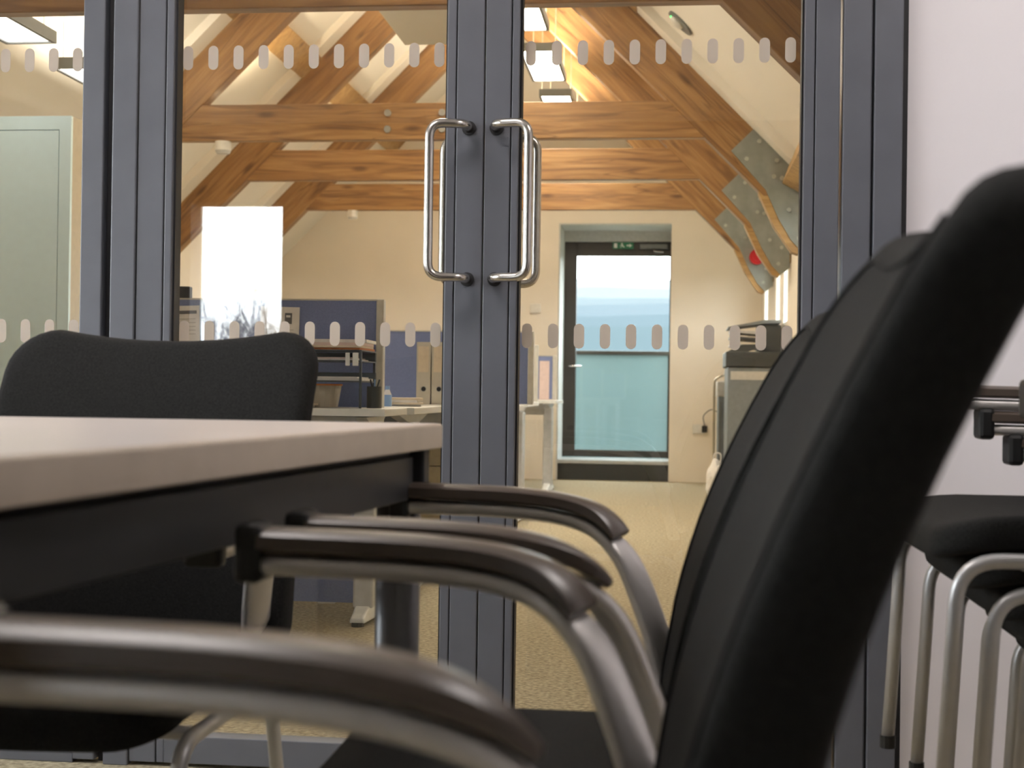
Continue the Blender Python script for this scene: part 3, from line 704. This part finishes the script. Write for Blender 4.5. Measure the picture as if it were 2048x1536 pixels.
bm = bmesh.new(); tube(bm, fillet([(.0, -.02, .03), (-.02, -.03, .12), (.06, -.05, .19), (.16, -.10, .12)], .06, 6), .004, 6); mesh('lead', bm, 'plastic_black', o, smooth=True)
p = at(1514, 514, T3-.06); o = empty('alarm_sounder', p); tag(o, 'red fire alarm sounder on the farthest gusset plate', 'alarm')
bm = bmesh.new(); cyl(bm, (0, -.03, 0), .06, .075, 20, 'y'); mesh('body', bm, 'red_plastic', o, smooth=False); bm = bmesh.new(); cyl(bm, (0, -.045, 0), .035, .015, 20, 'y'); mesh('front', bm, 'red_plastic', o)
# copier
Yc = 10.0
cx0 = PX(1455, Yc, 780); zt = PZ(703, Yc, 1480); zb = PZ(734, Yc, 1480)
o = empty('photocopier', (cx0, Yc, 0)); tag(o, 'grey photocopier with dark top and paper trays by the right windows', 'photocopier')
wd = XR-.03-cx0
box('body', (0, wd, 0, .6, .03, zb-.001), 'copier_grey', o, bevel=.008)
box('upper_body', (-.015, wd, -.015, .6, zb, zt), 'copier_dark', o, bevel=.008)
for k, (a, b_) in enumerate(((.06, .3), (.31, .45), (.46, .6))): d = box('paper_drawer', (.02, wd-.02, -.008, -.0005, a, b_), 'copier_grey', o, bevel=.002); box('grip', (.1, wd-.1, -.012, -.0085, b_-.03, b_-.015), 'copier_dark', d)
box('panel_band', (.02, wd-.02, -.004, -.0005, zb-.09, zb-.03), 'copier_pale', o)
z1 = PZ(648, Yc, 1500)
box('tray_back', (.22, wd, .05, .45, zt+.001, z1), 'copier_dark', o, bevel=.004)
for z, m_ in ((zt+.02, 'copier_pale'), (zt+.075, 'copier_dark'), (zt+.12, 'copier_pale')): 
    bm = bmesh.new(); prism(bm, [(.02, z+.02), (.25, z), (.25, z+.022), (.02, z+.036)], 'y', .04, .46); mesh('output_tray', bm, m_, o)
bm = bmesh.new(); prism(bm, [(.0, z1-.03), (.25, z1+.005), (wd, z1+.01), (wd, z1+.03), (.25, z1+.03), (.0, z1-.02)], 'y', .02, .48); mesh('document_feeder', bm, 'lamp_frame', o)
bm = bmesh.new(); prism(bm, [(-.003, zt), (.14, zt), (.30, zt+.055), (.1, zt+.05)], 'y', -.005, .035); mesh('control_panel', bm, 'copier_dark', o)
# slim unit between copier and door
Yr = 10.75; x0 = PX(1436, Yr, 840); x1 = PX(1462, Yr, 840)
o = empty('shredder', ((x0+x1)/2, Yr, 0)); tag(o, 'slim grey bin with pale rim between copier and exit door', 'bin')
hw = (x1-x0)/2; zz = PZ(762, Yr, 1440)
box('bin', (-hw, hw, 0, .3, .005, zz-.12), 'copier_grey', o, bevel=.006); box('head', (-hw-.01, hw+.01, -.005, .31, zz-.12, zz), 'copier_pale', o, bevel=.01)
for k in range(3): box('rib', (-hw+.012+k*.028, -hw+.024+k*.028, -.004, -.0005, .08, zz-.16), 'lamp_frame', o)
o = empty('wire_trolley', (PX(1428, 10.62, 840), 10.62, 0)); tag(o, 'brassy wire trolley frame with curved top by the copier', 'trolley')
for yy in (0, .09):
    zt2 = PZ(752, 10.62, 1430)
    bm = bmesh.new(); tube(bm, fillet([(0, yy, .05), (0, yy, zt2-.02), (.075, yy, zt2+.01)], .08, 8), .008, 8); mesh('hoop', bm, 'chrome_wire', o, smooth=True)
for z in (.25, .45, .65): bm = bmesh.new(); tube(bm, [(0, 0, z), (0, .09, z)], .005, 6); mesh('rung', bm, 'chrome_wire', o)
for yy in (0, .09): bm = bmesh.new(); cyl(bm, (0, yy-.01, .025), .025, .02, 12, 'y'); mesh('castor', bm, 'plastic_black', o)
Yg = 10.4; p = at(1428, 925, Yg)
o = empty('carrier_bag', (p.x+.02, Yg, 0)); tag(o, 'crumpled white bag on the carpet under the copier', 'bag')
bm = bmesh.new(); bmesh.ops.create_icosphere(bm, subdivisions=3, radius=1)
for v in bm.verts:
    n_ = 1+.22*noise.noise(v.co*2.3); v.co = Vector((v.co.x*.075*n_, v.co.y*.09*n_, max(0, .15+v.co.z*.17*n_)))
mesh('bag_body', bm, 'paper_white', o)
bm = bmesh.new(); tube(bm, fillet([(-.03, 0, .29), (-.02, 0, .37), (.03, 0, .37), (.03, 0, .29)], .03, 5), .006, 6); mesh('bag_handle', bm, 'paper_white', o)

# ------------------------------------------------------------------ meeting table
def meeting_table():
    zt, zb = .755, .722
    c1 = Vector((PX(889, 1.90, 850), 1.90)); c2 = Vector((-1.95, 1.87)); c4 = Vector((PX(0, .82, 950)-.028, .50)); 
    c4.x = c1.x + (PX(0, .83, 950)-c1.x)*(c1.y-.42)/(c1.y-.83); c4.y = .42
    c3 = Vector((-2.05, .42))
    o = empty('meeting_table', ((c1.x+c3.x)/2, 1.15, 0)); tag(o, 'pale beige laminate meeting table with dark under frame', 'table')
    off = Vector((-o.location.x, -o.location.y, 0))
    poly = [c1, c2, c3, c4]
    ring = []
    pts = fillet([(p.x, p.y, 0) for p in poly]+[(poly[0].x, poly[0].y, 0), (poly[1].x, poly[1].y, 0)], .012, 4)
    pts = []
    n = 4
    for i in range(4):
        a, b_, c = poly[i-1], poly[i], poly[(i+1)%4]; u = (a-b_).normalized(); v = (c-b_).normalized(); d = .014
        for k in range(5): t = k/4; pts.append((b_+u*d)*(1-t)**2 + b_*2*t*(1-t) + (b_+v*d)*t*t)
    cen = sum(poly, Vector((0, 0)))/4
    def inset(dd): return [p + (cen-p).normalized()*dd*1.2 for p in pts]
    bm = bmesh.new()
    # rounded top arris
    rings = []
    for dd, z in ((.001, zb), (0, zb+.001), (0, zt-.0045), (.0006, zt-.0022), (.0022, zt-.0006), (.0045, zt-.0001)):
        rings.append([(p.x+off.x, p.y+off.y, z) for p in inset(dd)])
    V = [[bm.verts.new(p) for p in r] for r in rings]
    m = len(pts)
    for i in range(len(V)-1):
        for j in range(m): bm.faces.new((V[i][j], V[i][(j+1)%m], V[i+1][(j+1)%m], V[i+1][j]))
    bm.faces.new(V[0])
    eb = mesh('edge_band', bm, 'laminate_edge', o, smooth=True); eb.data.set_sharp_from_angle(angle=.6)
    bm = bmesh.new(); prism(bm, [(p.x+off.x, p.y+off.y) for p in inset(.0044)], 'z', zt-.004, zt); mesh('table_top', bm, 'laminate', o)
    # frame rails under the top
    def rail(a, b_, z0, z1, th, mat='table_frame', name='apron'):
        d = (b_-a).normalized(); nrm = Vector((-d.y, d.x))*th/2
        bm = bmesh.new(); prism(bm, [tuple(a+nrm+Vector(off[:2])), tuple(b_+nrm+Vector(off[:2])), tuple(b_-nrm+Vector(off[:2])), tuple(a-nrm+Vector(off[:2]))], 'z', z0, z1); mesh(name, bm, mat, o, bevel=.002)
    I = []
    for i in range(4):
        a, b_, c = poly[i-1], poly[i], poly[(i+1)%4]; u = (a-b_).normalized(); v = (c-b_).normalized()
        I.append(b_ + u*.035 + v*.035)
    for i in range(4):
        d = (I[(i+1)%4]-I[i]).normalized()
        rail(I[i]+d*.03, I[(i+1)%4]-d*.03, .655, .712, .022)
        rail(I[i]+d*.03, I[(i+1)%4]-d*.03, .7125, .7215, .014, 'gasket', 'spacer')
    for i in range(4):
        q = I[i]+Vector(off[:2]); dirc = (cen-I[i]).normalized()
        box('corner_bracket', (q.x-.021, q.x+.021, q.y-.021, q.y+.021, .645, .7215), 'gasket', o, bevel=.004)
        l = q + Vector((-.028 if q.x > 0 else .028, 0))*.6
        bm = bmesh.new(); cyl(bm, (l.x, l.y, .02), .03, .626, 28); lg = mesh('leg', bm, 'table_leg', o, smooth=True)
        bm = bmesh.new(); cyl(bm, (l.x, l.y, 0), .033, .02, 24); mesh('foot', bm, 'plastic_black', lg)
    return o
meeting_table()

# ------------------------------------------------------------------ chairs
def cspline(tab):
    def f(z):
        if z <= tab[0][0]: return tab[0][1]
        for (a, fa), (b_, fb) in zip(tab, tab[1:]):
            if z <= b_:
                i = tab.index((a, fa)); m0 = (fb-(tab[i-1][1] if i > 0 else fa))/(b_-(tab[i-1][0] if i > 0 else a))
                nx = tab[i+2] if i+2 < len(tab) else (b_, fb); m1 = (nx[1]-fa)/(nx[0]-a)
                t = (z-a)/(b_-a); h = b_-a
                return (2*t**3-3*t*t+1)*fa+(t**3-2*t*t+t)*h*m0+(-2*t**3+3*t*t)*fb+(t**3-t*t)*h*m1
        return tab[-1][1]
    return f
BACK = cspline([(.40, -.012), (.47, .003), (.55, .016), (.63, .036), (.71, .064), (.79, .099), (.87, .140), (.945, .186), (1.0, .225)])
def rrect(w0, w1, h0, h1, r_top, r_bot, dip, n=7, m=10):
    """rounded outline in (u, v): u in w0..w1, v in h0..h1, the top edge dips in the middle"""
    pts = []
    cu, hw = (w0+w1)/2, (w1-w0)/2
    def arc(cx, cy, r, a0, a1):
        for k in range(n+1):
            a = a0+(a1-a0)*k/n; pts.append((cx+r*math.cos(a), cy+r*math.sin(a)))
    arc(w1-r_bot, h0+r_bot, r_bot, -PI/2, 0)
    for k in range(1, m): pts.append((w1, h0+r_bot+(h1-r_top-h0-r_bot)*k/m))
    arc(w1-r_top, h1-r_top, r_top, 0, PI/2)
    for k in range(1, m):
        u = w1-r_top-(w1-w0-2*r_top)*k/m; q = 1-((u-cu)/(hw-r_top))**2; pts.append((u, h1-dip*q))
    arc(w0+r_top, h1-r_top, r_top, PI/2, PI)
    for k in range(1, m): pts.append((w0, h1-r_top-(h1-r_top-h0-r_bot)*k/m))
    arc(w0+r_bot, h0+r_bot, r_bot, PI, 1.5*PI)
    for k in range(1, m): pts.append((w0+r_bot+(w1-w0-2*r_bot)*k/m, h0))
    return pts
def pillow(bm, out, cen, pos, half):
    """cushion from an outline; pos(u, v, d) gives the 3-D point, d = signed half thickness"""
    T = [(1.0, .30), (.992, .62), (.975, .84), (.945, .96), (.88, 1.0), (.75, 1.04), (.55, 1.08), (.3, 1.1), (.08, 1.1)]
    def ringpts(t, d): return [pos(cen[0]+(p[0]-cen[0])*t, cen[1]+(p[1]-cen[1])*t, d) for p in out]
    F_ = [ringpts(t, -half*s) for t, s in T]; B_ = [ringpts(t, half*s) for t, s in T]
    loft(bm, F_[::-1] + B_)
def chair(label, top=.93, arm_h=.650, arm_dx=0, W2=.222, seam=True,  group='black armchairs at the table', seat_z=.425):
    o = empty('armchair'); tag(o, label, 'chair', group)
    # backrest
    k = max(1, (top-.40)/(.92-.40)) if top < .92 else 1
    k = (top-.40)/(.93-.40)
    fz = lambda z: BACK(.40+(z-.40)/k)
    out = rrect(-W2, W2, .405, top, .066, .04, .017)
    def pos(u, v, d):
        bow = -.018*(abs(u)/W2)**2.2
        return Vector((fz(v)+.030+bow+d, u, v))
    bm = bmesh.new(); pillow(bm, out, (0, .68), pos, .035)
    b_ = mesh('backrest', bm, 'fabric_black', o, smooth=True)
    bm = bmesh.new(); ring = [pos(p[0]*.875, .68+(p[1]-.68)*.9, -.0365) for p in out]
    rings = []
    n = len(ring)
    for i in range(n):
        t = (ring[(i+1)%n]-ring[i-1]).normalized(); s = t.cross(Vector((1, 0, .25))).normalized(); q = s.cross(t)
        rings.append([ring[i]+(s*math.cos(a)+q*math.sin(a))*.0015 for a in (0, PI/3, 2*PI/3, PI, 4*PI/3, 5*PI/3)])
    loft(bm, rings, closed=True)
    if seam: mesh('seam', bm, 'fabric_black', b_, smooth=True)
    else: bm.free()
    # seat
    so = rrect(-.215, .215, -.41, .02, .06, .07, 0)
    def spos(u, v, d):
        fr = max(0, (-.30-v)/.13); return Vector((v, u, seat_z-.026-.028*fr**2 - .006*(1-(u/.215)**2) - d))
    bm = bmesh.new(); pillow(bm, so, (0, -.2), spos, .024)
    mesh('seat', bm, 'fabric_black', o, smooth=True)
    # side frames: front leg, rail, rear leg in one bent tube each
    zr = seat_z-.062
    for s in (-1, 1):
        y = s*.228
        p = fillet([(-.405, y, .012), (-.385, y, zr), (.0, y, zr), (.085, y+s*.012, .012)], .06, 8)
        bm = bmesh.new(); tube(bm, p, .0105, 12); f = mesh('side_frame', bm, 'chair_tube', o, smooth=True)
        for q in ((-.405, y), (.085, y+s*.012)): bm = bmesh.new(); cyl(bm, (q[0], q[1], 0), .0125, .02, 12); mesh('foot_cap', bm, 'plastic_black', f)
    for xx in (-.30, -.06): bm = bmesh.new(); tube(bm, [(xx, -.228, zr-.004), (xx, .228, zr-.004)], .009, 10); mesh('cross_tube', bm, 'chair_tube', o, smooth=True)
    # cantilever arms
    dz = arm_h-.655
    path = [(-.362, 0, .651, 0), (-.25, 0, .649, 0), (-.19, 0, .6455, 0), (-.150, -.001, .640, .06), (-.121, -.004, .632, .20), (-.098, -.010, .6205, .38), (-.080, -.016, .6055, .55), (-.064, -.022, .584, .66), (-.047, -.029, .547, .74), (-.028, -.037, .495, .76), (-.010, -.043, .43, .76), (-.002, -.046, .39, .76)]
    for s in (-1, 1):
        P_ = [Vector((p[0]+arm_dx, s*(.252+p[1]), p[2]+dz*max(0, min(1, (p[2]-.40)/.2)))) for p in path]
        A_ = [p[3] for p in path]; PP = []; AA = []
        for i in range(len(P_)-1):
            p0, p1, p2, p3 = P_[max(i-1, 0)], P_[i], P_[i+1], P_[min(i+2, len(P_)-1)]
            for k in range(4):
                t = k/4
                PP.append(.5*((2*p1)+(p2-p0)*t+(2*p0-5*p1+4*p2-p3)*t*t+(3*p1-p0-3*p2+p3)*t**3)); AA.append(A_[i]+(A_[i+1]-A_[i])*t)
        PP.append(P_[-1]); AA.append(A_[-1])
        def frame(i):
            tn_ = (PP[min(i+1, len(PP)-1)]-PP[max(i-1, 0)]).normalized(); a = AA[i]
            T_ = Vector((math.sin(a), s*math.cos(a), 0)); T_ = (T_-tn_*T_.dot(tn_)).normalized()
            N_ = tn_.cross(T_)
            return T_, (N_ if N_.z+N_.x > 0 else -N_)
        def bar(i):
            T_, N_ = frame(i); r = []
            for k in range(16):
                an = 2*PI*k/16; ca, sa = math.cos(an), math.sin(an)
                r.append(PP[i] + T_*.0215*math.copysign(abs(ca)**.5, ca) + N_*.0092*math.copysign(abs(sa)**.7, sa))
            return r
        def pad(i, last):
            T_, N_ = frame(i); q = max(0, (i-(last-8))/8); w_ = .0245; b0 = .0112; h = .0205*(1-.45*q*q)
            sec = [(-w_+.004, b0), (w_-.004, b0), (w_, b0+.004), (w_-.0005, b0+h-.0055), (w_-.0075, b0+h-.0008), (0, b0+h), (-w_+.0075, b0+h-.0008), (-w_+.0005, b0+h-.0055), (-w_, b0+.004)]
            return [PP[i]+T_*u+N_*v for u, v in sec]
        bm = bmesh.new(); loft(bm, [bar(i) for i in range(len(PP))]); arm = mesh('arm', bm, 'chair_metal', o, smooth=True)
        bm = bmesh.new(); loft(bm, [pad(i, 23) for i in range(24)]); pd = mesh('arm_pad', bm, 'plastic_arm', arm, smooth=True); pd.data.set_sharp_from_angle(angle=.7)
        f0 = P_[0]; bm = bmesh.new(); bx(bm, f0.x-.018, f0.x+.008, f0.y-.025, f0.y+.025, f0.z-.016, f0.z+.036); mesh('end_cap', bm, 'plastic_black', arm, bevel=.007)
    return o
def place(o, x, y, z=0, rz=0): o.location = (x, y, z); o.rotation_euler = (0, 0, rz); return o
place(chair('black armchair nearest the camera, its large back filling the lower right', top=.928, seat_z=.402), .003, .950)
place(chair('black armchair behind the nearest one, its back overlapping the right door post', top=.905, seat_z=.398), .011, 1.5825)
place(chair('black armchair at the far end of the table, back seen square on', top=.892, arm_h=.60, W2=.255, seam=False), PX(310, 2.15, 800), 2.03, 0, PI/2)
# stack of chairs by the right wall
ST = ['top chair of the black stack beside the white wall', 'second chair from the top of the black stack by the white wall', 'third chair from the top of the black stack by the white wall', 'fourth chair from the top of the black stack, mostly outside the picture', 'second chair from the bottom of the black stack by the white wall', 'bottom chair of the black stack by the white wall']
ch0 = chair(ST[0], arm_h=.572, arm_dx=.068, group='stacked black armchairs')
NS = 6
for k in range(NS):
    c = ch0 if k == 0 else dup(ch0)
    c['label'] = ST[k]; place(c, .765+.047*k, 2.14, .042*(NS-1-k)+.012)
    if k == NS-1: c.location.z = 0

# ------------------------------------------------------------------ added fill lights of the meeting room, out of view
def room_fill(x, y, label):
    o = empty('ceiling_fill_light', (x, y, 2.5)); tag(o, label, 'ceiling light', 'added meeting room fill lights')
    box('body', (-.3, .3, -.3, .3, -.03, -.001), 'lamp_frame', o); 
    box('diffuser', (-.28, .28, -.28, .28, -.034, -.0305), 'lamp_fill', o)
emit('lamp_fill', (1.0, .93, .90), 19.0)
room_fill(-1.0, 1.75, 'added square fill light above the meeting table, outside the picture')
room_fill(.95, 1.75, 'added square fill light above the chair stack, outside the picture')
